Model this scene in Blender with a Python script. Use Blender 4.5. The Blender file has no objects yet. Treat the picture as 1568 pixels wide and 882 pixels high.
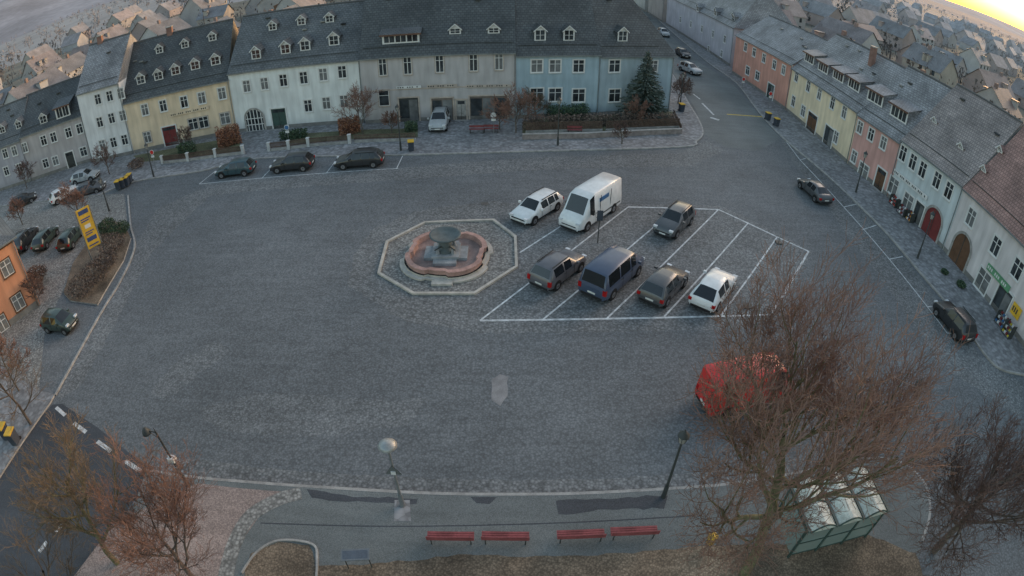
import bpy, math, random
from mathutils import Vector, Matrix
from mathutils import noise as mn
rad=math.radians
# ---- camera calibration (wide fisheye webcam on a church tower, 22 m up) ----
PW,PH,FPX,PITCH,CH=1568,882,900.0,rad(35.5),22.0
C=Vector((0,0,CH)); FW=Vector((0,math.cos(PITCH),-math.sin(PITCH))); UP=Vector((0,math.sin(PITCH),math.cos(PITCH)))
def ray(u,v):
    dx=u-PW/2; dy=v-PH/2; r=max(1e-6,math.hypot(dx,dy)); th=2*math.asin(min(1,r/(2*FPX))); s=math.sin(th)
    return Vector((s*dx/r,0,0))+UP*(-s*dy/r)+FW*math.cos(th)
def S(u,v,z=0.0):
    d=ray(u,v); t=(z-CH)/d.z; return C+d*t
cam=bpy.data.cameras.new("camera"); co=bpy.data.objects.new("camera",cam); bpy.context.collection.objects.link(co)
bpy.context.scene.camera=co
co.location=C; co.rotation_euler=(math.pi/2-PITCH,0,0)
cam.type='PANO'; cam.sensor_fit='HORIZONTAL'; cam.sensor_width=36; cam.sensor_height=20.25; cam.clip_end=20000
lens=FPX*36/PW
for o in (cam,getattr(cam,'cycles',None)):
    if o is None: continue
    for k,val in (('panorama_type','FISHEYE_EQUISOLID'),('fisheye_lens',lens),('fisheye_fov',math.pi)):
        try: setattr(o,k,val)
        except Exception as e: pass
sc=bpy.context.scene
sc.view_settings.view_transform='Standard'; sc.view_settings.look='None'; sc.view_settings.exposure=0
w=bpy.data.worlds.new("World"); sc.world=w; w.use_nodes=True
nt=w.node_tree; bg=nt.nodes['Background']; sky=nt.nodes.new('ShaderNodeTexSky'); sky.sky_type='NISHITA'; sky.sun_disc=False
sky.sun_elevation=rad(3); sky.sun_rotation=rad(52); sky.dust_density=2.5; sky.ozone_density=1.0
nt.links.new(sky.outputs[0],bg.inputs[0]); bg.inputs[1].default_value=0.85
sl=bpy.data.lights.new("sun","SUN"); so=bpy.data.objects.new("sun",sl); bpy.context.collection.objects.link(so)
sl.energy=1.0; sl.angle=rad(35); sl.color=(1,.82,.72)
az=rad(52); el=rad(24); sd=Vector((math.sin(az)*math.cos(el),math.cos(az)*math.cos(el),math.sin(el)))
so.rotation_euler=sd.to_track_quat('Z','Y').to_euler(); so.location=(30,30,60)
# ---------------- materials ----------------
MC={}
def base(name):
    m=bpy.data.materials.new(name); m.use_nodes=True; n=m.node_tree.nodes; return m,n,m.node_tree.links,n['Principled BSDF']
def noisefac(n,l,vec,scale,lo,hi,detail=3):
    a=n.new('ShaderNodeTexNoise'); a.inputs['Scale'].default_value=scale; a.inputs['Detail'].default_value=detail
    l.new(vec,a.inputs['Vector']); r=n.new('ShaderNodeMapRange'); r.inputs[1].default_value=.3; r.inputs[2].default_value=.7
    r.inputs[3].default_value=lo; r.inputs[4].default_value=hi; l.new(a.outputs['Fac'],r.inputs[0]); return r.outputs[0]
def mul(n,l,a,b):
    m=n.new('ShaderNodeMath'); m.operation='MULTIPLY'; l.new(a,m.inputs[0]); l.new(b,m.inputs[1]); return m.outputs[0]
def tint(n,l,col,fac):
    v=n.new('ShaderNodeVectorMath'); v.operation='SCALE'
    if isinstance(col,(tuple,list)): v.inputs[0].default_value=col[:3]
    else: l.new(col,v.inputs[0])
    l.new(fac,v.inputs['Scale']); return v.outputs[0]
def mat(name,col,rough=.85,var=.18,scale=1.5,bump=.0,metal=0,spec=.3):
    if name in MC: return MC[name]
    m,n,l,b=base(name); tc=n.new('ShaderNodeTexCoord'); o=tc.outputs['Object']
    f=mul(n,l,noisefac(n,l,o,scale,1-var,1+var),noisefac(n,l,o,scale*9,1-var*.5,1+var*.5,1))
    l.new(tint(n,l,col,f),b.inputs['Base Color']); b.inputs['Roughness'].default_value=rough; b.inputs['Metallic'].default_value=metal
    b.inputs['Specular IOR Level'].default_value=spec
    if bump:
        bp=n.new('ShaderNodeBump'); bp.inputs['Strength'].default_value=bump; bp.inputs['Distance'].default_value=.03
        l.new(f,bp.inputs['Height']); l.new(bp.outputs[0],b.inputs['Normal'])
    MC[name]=m; return m
def plaster(name,col):
    # rendered facade with soft vertical weathering streaks
    if name in MC: return MC[name]
    m,n,l,b=base(name); tc=n.new('ShaderNodeTexCoord'); mp=n.new('ShaderNodeMapping'); mp.inputs['Scale'].default_value=(2.2,2.2,.35); l.new(tc.outputs['Object'],mp.inputs[0])
    f=mul(n,l,noisefac(n,l,mp.outputs[0],.8,.84,1.1,4),noisefac(n,l,tc.outputs['Object'],.35,.88,1.1,2))
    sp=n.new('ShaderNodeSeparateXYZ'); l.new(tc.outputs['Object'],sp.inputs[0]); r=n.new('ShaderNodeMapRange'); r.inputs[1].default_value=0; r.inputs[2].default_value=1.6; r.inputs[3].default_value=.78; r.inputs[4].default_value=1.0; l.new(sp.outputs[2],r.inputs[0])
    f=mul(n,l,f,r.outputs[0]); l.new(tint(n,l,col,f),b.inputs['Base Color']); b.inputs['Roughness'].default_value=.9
    MC[name]=m; return m
def paint(name,col,rough=.3):
    if name in MC: return MC[name]
    m,n,l,b=base(name); tc=n.new('ShaderNodeTexCoord'); o=tc.outputs['Object']
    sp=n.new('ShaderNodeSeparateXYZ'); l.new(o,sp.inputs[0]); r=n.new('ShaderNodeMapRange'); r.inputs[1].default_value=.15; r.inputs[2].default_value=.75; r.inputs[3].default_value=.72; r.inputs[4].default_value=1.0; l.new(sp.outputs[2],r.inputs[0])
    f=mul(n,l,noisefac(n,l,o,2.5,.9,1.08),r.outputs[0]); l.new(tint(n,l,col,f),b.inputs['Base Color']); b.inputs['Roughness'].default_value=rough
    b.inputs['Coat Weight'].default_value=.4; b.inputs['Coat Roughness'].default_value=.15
    MC[name]=m; return m
def cobble(name,col,size=.13,patch=.28,joint=.6,scale2=.07,mid=.5,rv=.28):
    if name in MC: return MC[name]
    m,n,l,b=base(name); tc=n.new('ShaderNodeTexCoord'); o=tc.outputs['Object']
    v=n.new('ShaderNodeTexVoronoi'); v.inputs['Scale'].default_value=1/size; l.new(o,v.inputs['Vector'])
    r=n.new('ShaderNodeMapRange'); r.inputs[1].default_value=.25; r.inputs[2].default_value=.7; r.inputs[3].default_value=1.08; r.inputs[4].default_value=joint
    l.new(v.outputs['Distance'],r.inputs[0])
    sp=n.new('ShaderNodeSeparateColor'); l.new(v.outputs['Color'],sp.inputs[0])
    r2=n.new('ShaderNodeMapRange'); r2.inputs[3].default_value=1-rv; r2.inputs[4].default_value=1+rv; l.new(sp.outputs[0],r2.inputs[0])
    f=mul(n,l,r.outputs[0],r2.outputs[0])
    f=mul(n,l,f,noisefac(n,l,o,scale2,1-patch,1+patch,4)); f=mul(n,l,f,noisefac(n,l,o,.45,1-patch*mid,1+patch*mid,4))
    # rows of setts laid in segments
    mp=n.new('ShaderNodeMapping'); mp.inputs['Scale'].default_value=(.2,2.2,1); l.new(o,mp.inputs[0]); f=mul(n,l,f,noisefac(n,l,mp.outputs[0],1.0,.92,1.08,2))
    l.new(tint(n,l,col,f),b.inputs['Base Color']); b.inputs['Roughness'].default_value=.75; b.inputs['Specular IOR Level'].default_value=.3
    bp=n.new('ShaderNodeBump'); bp.inputs['Strength'].default_value=.25; bp.inputs['Distance'].default_value=.015; l.new(r.outputs[0],bp.inputs['Height']); l.new(bp.outputs[0],b.inputs['Normal'])
    MC[name]=m; return m
def tiles(name,c1,c2,bw=.45,rh=.32,frost=.0,mort=.6):
    if name in MC: return MC[name]
    m,n,l,b=base(name); tc=n.new('ShaderNodeTexCoord'); uv=tc.outputs['UV']
    k=n.new('ShaderNodeTexBrick'); l.new(uv,k.inputs['Vector']); k.inputs['Scale'].default_value=1; k.inputs['Brick Width'].default_value=bw; k.inputs['Row Height'].default_value=rh
    k.inputs['Mortar Size'].default_value=.035; k.inputs['Color1'].default_value=(*c1,1); k.inputs['Color2'].default_value=(*c2,1); k.inputs['Mortar'].default_value=(c1[0]*mort,c1[1]*mort,c1[2]*mort,1)
    o=tc.outputs['Object']; f=mul(n,l,noisefac(n,l,o,.35,.75,1.25+frost,4),noisefac(n,l,o,2.5,.85,1.15,3))
    l.new(tint(n,l,k.outputs['Color'],f),b.inputs['Base Color']); b.inputs['Roughness'].default_value=.6
    MC[name]=m; return m
def glassm(name,lo,hi,col=(.03,.035,.04)):
    m,n,l,b=base(name); tc=n.new('ShaderNodeTexCoord')
    f=noisefac(n,l,tc.outputs['Object'],.9,lo,hi,2); l.new(tint(n,l,col,f),b.inputs['Base Color']); b.inputs['Roughness'].default_value=.12
    MC[name]=m; return m
GL=glassm('window_glass',.4,2.0); GLC=glassm('curtained_window_glass',.6,1.3,(.16,.165,.17))
CGL=paint('car_glass',(.012,.015,.018),.06)
WH=mat('white_painted_frame',(.62,.62,.62),.6,.08); BLK=mat('black_rubber',(.018,.018,.02),.7); DKM=mat('dark_metal',(.05,.055,.055),.5)
STEEL=mat('grey_steel',(.25,.27,.28),.4,metal=.5); RIM=mat('alloy_rim',(.3,.3,.32),.35,metal=.7)
REDL=mat('red_light',(.35,.01,.01),.25); HEADL=mat('head_light',(.6,.62,.65),.15); PLATE=mat('number_plate',(.6,.6,.58),.5)
SLATE=tiles('slate_roof',(.092,.098,.106),(.13,.136,.145)); SLATE2=tiles('dark_slate_roof',(.056,.062,.068),(.084,.09,.096)); FROST=tiles('frosted_slate_roof',(.16,.16,.175),(.225,.225,.24),frost=.3)
REDT=tiles('red_clay_roof',(.22,.125,.11),(.29,.17,.15),.3,.35,frost=.2); BRT=tiles('brown_clay_roof',(.19,.165,.165),(.26,.22,.215),.3,.35,frost=.2)
WPAINT=mat('worn_white_road_paint',(.52,.53,.54),.7,.35,2.5); STONE=mat('light_kerb_stone',(.31,.30,.29),.8,.25,2)
# ---------------- mesh builder ----------------
class MB:
    def __init__(s): s.v=[];s.f=[];s.fm=[];s.sm=[];s.mats=[]
    def mi(s,m):
        if m not in s.mats: s.mats.append(m)
        return s.mats.index(m)
    def add(s,vs,fs,m,smooth=False):
        o=len(s.v); s.v+= [tuple(x) for x in vs]; k=s.mi(m)
        for f in fs: s.f.append([i+o for i in f]); s.fm.append(k); s.sm.append(smooth)
    def face(s,p,m): s.add(p,[list(range(len(p)))],m)
    def box(s,x0,x1,y0,y1,z0,z1,m,M=None):
        vs=[Vector(p) for p in ((x0,y0,z0),(x1,y0,z0),(x1,y1,z0),(x0,y1,z0),(x0,y0,z1),(x1,y0,z1),(x1,y1,z1),(x0,y1,z1))]
        if M: vs=[M@p for p in vs]
        s.add(vs,[(3,2,1,0),(4,5,6,7),(0,1,5,4),(1,2,6,5),(2,3,7,6),(3,0,4,7)],m)
    def cyl(s,a,b,r0,r1,m,n=10,caps=True,smooth=True):
        a=Vector(a);b=Vector(b);d=(b-a)
        if d.length<1e-6: return
        d.normalize(); x=d.orthogonal().normalized(); y=d.cross(x)
        vs=[]
        for c,r in ((a,r0),(b,r1)):
            for i in range(n):
                t=2*math.pi*i/n; vs.append(c+x*(math.cos(t)*r)+y*(math.sin(t)*r))
        s.add(vs,[(i,(i+1)%n,n+(i+1)%n,n+i) for i in range(n)],m,smooth)
        if caps: s.add(vs[:n],[list(range(n))[::-1]],m); s.add(vs[n:],[list(range(n))],m)
    def lathe(s,c,prof,m,n=20,lob=None):
        c=Vector(c); vs=[]
        for r,z in prof:
            for i in range(n):
                t=2*math.pi*i/n; q=r*(lob(t) if lob else 1); vs.append(c+Vector((math.cos(t)*q,math.sin(t)*q,z)))
        fs=[(j*n+i,j*n+(i+1)%n,(j+1)*n+(i+1)%n,(j+1)*n+i) for j in range(len(prof)-1) for i in range(n)]
        s.add(vs,fs,m,not lob)
    def obj(s,name,parent=None,M=None):
        me=bpy.data.meshes.new(name); me.from_pydata(s.v,[],s.f)
        for m in s.mats: me.materials.append(m)
        me.polygons.foreach_set('material_index',s.fm); me.polygons.foreach_set('use_smooth',s.sm)
        if len(s.f)<30000:
            uv=me.uv_layers.new(name='uv')
            for p in me.polygons:
                nn=p.normal; t=Vector((0,0,1)).cross(nn) if abs(nn.z)<.98 else Vector((1,0,0)); t.normalize(); bt=nn.cross(t)
                for li in p.loop_indices:
                    c=me.vertices[me.loops[li].vertex_index].co; uv.data[li].uv=(c.dot(t),c.dot(bt))
        me.update()
        o=bpy.data.objects.new(name,me); bpy.context.collection.objects.link(o)
        if parent: o.parent=parent
        elif M: o.matrix_world=M
        return o
def empty(name,M):
    e=bpy.data.objects.new(name,None); bpy.context.collection.objects.link(e); e.empty_display_size=.5; e.matrix_world=M; return e
def frame(p,X):
    X=Vector((X.x,X.y,0)).normalized(); Y=Vector((-X.y,X.x,0)); M=Matrix.Identity(4)
    for i in range(3): M[i][0]=X[i]; M[i][1]=Y[i]; M[i][2]=(0,0,1)[i]; M[i][3]=p[i]
    return M
# ---------------- ground ----------------
COB=cobble('dark_setts',(.140,.150,.160),.11,.17,.74,.07,.45,.2)
COBL=cobble('light_setts',(.25,.245,.235),.15,.2,.55); COBM=cobble('mid_setts',(.176,.182,.187),.14,.2,.64)
ASPH=cobble('asphalt',(.145,.158,.16),.03,.18,.9,.15); DASPH=cobble('dark_asphalt',(.06,.065,.075),.03,.15,.9,.2)
PAVE=cobble('pavement_slabs',(.225,.225,.235),.35,.15,.8,.2); GRAV=cobble('reddish_gravel',(.30,.235,.215),.06,.2,.8,.3)
SOIL=cobble('leaf_litter_lawn',(.19,.145,.105),.09,.4,.6,.4,.9); LAWN=cobble('winter_grass',(.15,.15,.09),.09,.35,.6,.3)
b=MB(); b.face([(-6000,-2000,0),(6000,-2000,0),(6000,7000,0),(-6000,7000,0)],COB); b.obj('ground')
def P2(pts,z):
    return [Vector((p[0],p[1],z)) if isinstance(p,Vector) else Vector((*S(*p)[:2],z)) for p in pts]
def slab(name,pts,z,m,zb=None,edge=None,jit=0):
    q=P2(pts,z)
    if jit:
        r=random.Random(5); o=[]
        for i,a in enumerate(q):
            c=q[(i+1)%len(q)]; k=max(1,int((c-a).length/.4))
            for j in range(k): o.append(a.lerp(c,j/k)+Vector((r.uniform(-jit,jit),r.uniform(-jit,jit),0)))
        q=o
    b=MB(); b.face(q,m)
    if zb is not None:
        for i in range(len(q)):
            a=q[i]; c=q[(i+1)%len(q)]; b.face([Vector((a.x,a.y,zb)),Vector((c.x,c.y,zb)),c,a],edge or m)
    o=b.obj(name)
    if o.data.polygons[0].normal.z<0: o.data.flip_normals()
    return o
def strip(b,pts,wd,z0,z1,m,off=0):
    q=P2(pts,0); n=len(q); L=[];Rr=[]
    for i in range(n):
        d=(q[min(i+1,n-1)]-q[max(i-1,0)]).normalized(); nn=Vector((-d.y,d.x,0)); L.append(q[i]+nn*(wd/2+off)); Rr.append(q[i]-nn*(wd/2-off))
    for i in range(n-1):
        a,c,d,e=L[i],L[i+1],Rr[i+1],Rr[i]; z=lambda p,h:Vector((p.x,p.y,h))
        b.face([z(e,z1),z(d,z1),z(c,z1),z(a,z1)],m)
        if z1-z0>.02:
            b.face([z(a,z0),z(c,z0),z(c,z1),z(a,z1)],m); b.face([z(e,z0),z(d,z0),z(d,z1),z(e,z1)],m)
def curve(pts,k=5):
    q=[Vector((*p,0)) for p in pts]; o=[]
    for i in range(len(q)-1):
        p0=q[max(i-1,0)];p1=q[i];p2=q[i+1];p3=q[min(i+2,len(q)-1)]
        for j in range(k):
            t=j/k; v=.5*((2*p1)+(p2-p0)*t+(2*p0-5*p1+4*p2-p3)*t*t+(3*p1-p0-3*p2+p3)*t**3); o.append((v.x,v.y))
    o.append(pts[-1]); return o
slab('light_sett_band',[(530,435),(545,385),(570,352),(640,322),(760,308),(800,312),(1105,316),(1195,358),(1242,385),(1186,490),(1100,505),(740,510),(620,492)],.004,COBM,jit=.12)
slab('fountain_paving',[(580,418),(592,371),(650,341),(757,337),(791,363),(793,410),(727,452),(632,452)],.008,COBL)
BK=curve([(225,722),(300,733),(380,740),(460,746),(650,757),(784,759),(900,757),(1060,748),(1130,741),(1240,722),(1300,708),(1340,703),(1375,709),(1400,725),(1418,750),(1422,790),(1410,830)])
slab('kerbside_sett_band',curve([(228,722),(460,746),(784,759),(1060,748),(1240,722)],4)+curve([(1240,700),(1060,724),(784,735),(460,722),(290,702),(228,722)],4),.004,COBM,jit=.06)
slab('left_sett_band',[(306,290),(330,292),(235,385),(180,490),(125,590),(92,612),(85,605),(150,488),(203,385),(240,320)],.0045,COBM,jit=.1)
slab('right_sett_band',[(1197,214),(1225,222),(1330,330),(1420,440),(1500,545),(1568,590),(1560,640),(1440,560),(1380,470),(1290,350),(1215,250)],.005,COBM,jit=.15)
slab('back_sett_band',[(312,281),(610,258),(800,243),(1040,235),(1080,215),(1110,230),(1060,255),(800,262),(610,276),(318,300)],.0075,COBM,jit=.15)
slab('repair_patch',[(752,582),(765,574),(778,578),(776,605),(766,622),(754,612)],.008,mat('patch_concrete',(.22,.215,.22),.8,.2),jit=.05)
WS=cobble('worn_setts',(.168,.177,.185),.11,.2,.7)
slab('worn_sett_patch',[(230,600),(262,560),(330,522),(352,538),(290,585),(250,612)],.0035,WS,jit=.15)
slab('worn_sett_patch',[(300,628),(400,600),(560,612),(660,610),(620,655),(480,668),(340,662)],.003,WS,jit=.15)
IRON=mat('cast_iron_cover',(.09,.085,.08),.6,.3,6)
for u,v in ((742,312),(1462,655)):
    p=S(u,v); b=MB(); b.cyl((0,0,0),(0,0,.006),.33,.33,IRON,18); b.obj('manhole_cover',None,Matrix.Translation((p.x,p.y,.0085)))
slab('promenade_pavement',BK+[(1400,882),(1300,900),(1100,910),(500,910),(330,900),(200,800)],.12,ASPH,0,STONE)
b=MB(); strip(b,BK,.16,0,.128,STONE); b.obj('kerb')
slab('gravel_bed',[(305,742),(350,748),(462,757),(440,768),(400,790),(372,830),(350,882),(345,905),(100,905),(180,800)],.125,GRAV)
b=MB(); strip(b,curve([(462,757),(425,768),(385,792),(362,830),(350,870),(345,900)]),.75,0,.129,COBL); b.obj('curved_sett_path')
slab('leaf_litter_verge',[(480,870),(700,852),(1000,846),(1080,838),(1200,835),(1330,822),(1400,850),(1420,905),(1100,930),(480,930)],.127,SOIL,jit=.06)
slab('leaf_litter_bed',[(385,850),(430,832),(475,836),(485,860),(480,905),(370,905)],.131,SOIL,jit=.05)
b=MB(); strip(b,curve([(372,880),(395,848),(430,830),(480,836),(487,860),(485,900)]),.1,.12,.2,STONE); b.obj('bed_edging')
slab('asphalt_repair',[(470,752),(540,762),(640,765),(640,775),(560,772),(480,765)],.124,DASPH,jit=.06)
slab('asphalt_repair',[(850,770),(930,765),(1020,760),(1015,780),(900,785),(856,790)],.1235,DASPH,jit=.08)
slab('asphalt_repair',[(720,764),(760,765),(752,774),(728,773)],.124,DASPH,jit=.06)
b=MB(); strip(b,curve([(400,803),(600,808),(850,803),(1060,792)],3),.06,.1,.1245,DASPH); b.obj('asphalt_joint')
slab('lamp_paving_slab',[(605,768),(628,768),(630,800),(604,800)],.1255,PAVE)
slab('side_street',[(80,620),(95,618),(150,655),(240,725),(100,905),(-120,905),(-60,780)],.0065,DASPH)
slab('left_pavement',[(85,605),(78,618),(-40,800),(-90,800),(-70,560),(0,560),(60,600)],.12,PAVE,0,STONE)
b=MB()
for a,c in (((86,624),(100,636)),((113,648),(132,662)),((149,676),(170,691)),((192,706),(216,722)),((85,815),(100,800)),((60,845),(72,830))): strip(b,[a,c],.28,0,.011,WPAINT)
b.obj('lane_dashes')
b=MB(); z=.012
outl=[(735,491),(1181,482),(1238,385),(1190,363),(1100,321),(962,317)]
for i in range(len(outl)-1): strip(b,[outl[i],outl[i+1]],.17,0,z+i*.0004,WPAINT)
for a,c in (((735,491),(962,317)),((832,489),(1035,319)),((930,487),(1100,321)),((1017,485),(1146,341)),((1104,483),(1190,363)),((796,387),(905,317))): strip(b,[a,c],.12,0,z+.003,WPAINT)
b.obj('parking_bay_markings')
b=MB(); strip(b,[(305,282),(460,268),(610,258)],.1,0,z,WPAINT)
for a,c in (((330,262),(305,282)),((425,248),(402,272)),((515,245),(500,265)),((617,238),(607,259))): strip(b,[a,c],.09,0,z+.003,WPAINT)
b.obj('parallel_parking_markings')
b=MB(); strip(b,[(1197,208),(1225,245),(1290,315),(1360,395),(1420,470),(1450,510)],.1,0,z,WPAINT)
for a,c in (((1225,245),(1243,240)),((1292,317),(1315,312)),((1320,352),(1342,345)),((1362,397),(1382,393)),((1420,470),(1440,468)),((1450,510),(1478,512))): strip(b,[a,c],.1,0,z+.003,WPAINT)
b.obj('kerbside_parking_markings')
slab('street_asphalt',[(1078,205),(1068,172),(1048,140),(1030,110),(985,50),(940,0),(975,0),(1020,48),(1070,95),(1122,128),(1158,172),(1195,212),(1160,232),(1110,225)],.009,ASPH)
b=MB(); strip(b,[(1113,175),(1180,180)],.35,0,z+.002,mat('yellow_road_paint',(.5,.36,.08),.7)); b.obj('yellow_stop_line')
b=MB(); strip(b,[(1075,158),(1093,176)],.25,0,z+.002,WPAINT); strip(b,[(1088,180),(1101,184)],.5,0,z+.003,WPAINT); strip(b,[(1060,143),(1072,152)],.2,0,z+.002,WPAINT); b.obj('road_arrow')
BKK=curve([(150,300),(205,279),(300,264),(335,256),(400,243),(620,238),(800,233),(1040,226),(1066,217),(1076,205),(1070,185),(1052,155),(1028,112),(985,60),(935,0)],4)
slab('back_pavement',BKK+[Vector((18,200,0)),Vector((18,95,0)),Vector((-30,90,0)),Vector((-80,75,0)),Vector((-90,50,0))],.12,PAVE,0,STONE)
b=MB(); strip(b,BKK,.2,0,.126,STONE); b.obj('kerb')
RKK=curve([(975,0),(1030,50),(1085,97),(1128,128),(1160,170),(1200,213),(1265,268),(1350,350),(1410,420),(1470,490),(1505,540),(1530,565),(1568,575),(1640,590)],4)
slab('right_pavement',RKK+[Vector((60,5,0)),Vector((60,200,0))],.12,PAVE,0,STONE)
b=MB(); strip(b,RKK,.2,0,.126,STONE); b.obj('kerb')
slab('car_park_paving',[(-60,340),(0,318),(60,300),(190,297),(196,345),(150,345),(120,400),(100,440),(70,500),(60,600),(-60,620)],.006,COBL)
slab('planting_bed',[(158,338),(188,342),(201,366),(190,400),(150,468),(108,462),(98,450),(112,405),(140,365)],.13,SOIL,0,STONE)
b=MB(); strip(b,curve([(196,300),(200,345),(206,380),(185,430),(150,488),(85,606)]),.18,0,.1,STONE); b.obj('kerb')
slab('front_garden',[(215,250),(330,238),(368,233),(368,212),(360,212),(205,240)],.13,LAWN)
slab('front_garden',[(440,222),(535,215),(640,212),(640,198),(560,200),(440,208)],.13,LAWN)
slab('front_garden',[(800,212),(1040,204),(1030,172),(900,172),(800,188)],.13,LAWN)
# ---------------- houses ----------------
def house(name,p0,p1,eave,hd,ridge,wall,roofm,wins=(),doors=(),dorm=(),shed=(),chim=(),hipL=0,hipR=0,trim=None,ov=.4,plinth=True,signs=(),band=None):
    p0=Vector((p0.x,p0.y,0));p1=Vector((p1.x,p1.y,0)); L=(p1-p0).length-.02; X=(p1-p0).normalized(); M=frame(p0+X*.01,X); Mi=M.inverted()
    E=empty(name,M); lc=Mi@C; rr=random.Random(int(L*100))
    def onY(u,v,y0=0.):
        d=Mi.to_3x3()@ray(u,v); t=(y0-lc.y)/d.y; q=lc+d*t; return q.x,q.z
    if isinstance(eave,tuple): eave=onY(*eave)[1]
    if isinstance(ridge,tuple): ridge=onY(*ridge,hd)[1]
    k=(ridge-eave)/hd; D=2*hd
    def onR(u,v):
        d=Mi.to_3x3()@ray(u,v)
        t=(lc.z-eave-k*lc.y)/(k*d.y-d.z); return lc+d*t
    trim=trim or WH
    W_=MB()
    W_.box(0,L,0,D,0,eave,wall)
    if plinth: W_.box(.05,L-.05,-.03,-.001,0,.55,mat('plinth_render',(.19,.185,.18)))
    for x,h in ((0,hipL),(L,hipR)):
        if not h: W_.face([(x,0,eave),(x,D,eave),(x,hd,ridge)],wall)
    W_.box(0,L,-.06,-.001,eave-.28,eave-.04,trim)
    if band: W_.box(.02,L-.02,-.04,-.001,band,band+.14,trim)
    W_.cyl((L-.12,-.1,.1),(L-.12,-.1,eave-.2),.05,.05,STEEL,6)
    W_.obj('walls',E)
    Rf=MB(); ze=eave-ov*k*.6; a0=hipL; a1=L-hipR; oL=ov if hipL else 0; oR=ov if hipR else 0; t=.14
    A=[(-oL,-ov*.6,ze+t),(L+oR,-ov*.6,ze+t),(a1,hd,ridge+t),(a0,hd,ridge+t)]; Bk=[(L+oR,D+ov*.6,ze+t),(-oL,D+ov*.6,ze+t),(a0,hd,ridge+t),(a1,hd,ridge+t)]
    Rf.face(A,roofm); Rf.face(Bk,roofm); Rf.face([A[0],A[3],Bk[1]],roofm); Rf.face([A[1],Bk[0],A[2]],roofm)
    Rf.box(-oL,L+oR,-ov*.6-.1,-ov*.6,ze,ze+t-.01,STEEL)
    Rf.cyl((a0,hd,ridge+t),(a1,hd,ridge+t),.13,.13,mat('ridge_cap',(.11,.11,.115)),6)
    if L>6: Rf.cyl((hipL*.3+.3,.55,eave+k*.55+t+.12),(L-.3-hipR*.3,.55,eave+k*.55+t+.12),.035,.035,DKM,5)
    for i in range(int(L/4)):
        x=rr.uniform(1+hipL,L-1-hipR); y=rr.uniform(.55,.9)*hd; zz=eave+k*y+t; Rf.box(x-.3,x+.3,y-.25,y+.25,zz-.02,zz+.13,rr.choice((STEEL,DKM,GL)))
    for x,y in chim:
        zz=eave+k*min(y,D-y); Rf.box(x-.4,x+.4,y-.3,y+.3,zz-.5,ridge+1.0,mat('chimney_brick',(.22,.13,.11))); Rf.box(x-.48,x+.48,y-.38,y+.38,ridge+1.0,ridge+1.12,STONE)
    Rf.obj('roof',E)
    Wn=MB()
    def window(cx,cz,w,h,y=0.,fr=None,mull=1,cross=True):
        x0,x1,z0,z1=cx-w/2,cx+w/2,cz-h/2,cz+h/2; s=.1
        g=GLC if rr.random()<.35 else GL
        Wn.face([(x0,y-.012,z0),(x1,y-.012,z0),(x1,y-.012,z1),(x0,y-.012,z1)],g)
        f=fr or trim
        Wn.box(x0-s,x0,y-.07,y-.001,z0-s,z1+s,f); Wn.box(x1,x1+s,y-.07,y-.001,z0-s,z1+s,f); Wn.box(x0,x1,y-.07,y-.001,z1,z1+s,f); Wn.box(x0-.05,x1+.05,y-.14,y-.071,z0-s,z0-.02,f); Wn.box(x0,x1,y-.07,y-.001,z0-s,z0,f)
        Wn.box(x0,x0+.06,y-.04,y-.014,z0,z1,WH); Wn.box(x1-.06,x1,y-.04,y-.014,z0,z1,WH); Wn.box(x0+.06,x1-.06,y-.04,y-.014,z0,z0+.06,WH); Wn.box(x0+.06,x1-.06,y-.04,y-.014,z1-.06,z1,WH)
        for i in range(mull): xm=x0+(i+1)*w/(mull+1); Wn.box(xm-.04,xm+.04,y-.045,y-.014,z0+.06,z1-.06,WH)
        if cross: zc=z0+h*.66; Wn.box(x0+.06,x1-.06,y-.043,y-.015,zc-.03,zc+.03,WH)
    for q in wins:
        u,v,ww,hh=q[:4]; x,zc=onY(u,v); m=q[4] if len(q)>4 else 1; window(x,zc,ww,hh,mull=m,fr=q[5] if len(q)>5 else None)
    Wn.obj('windows',E)
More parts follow.
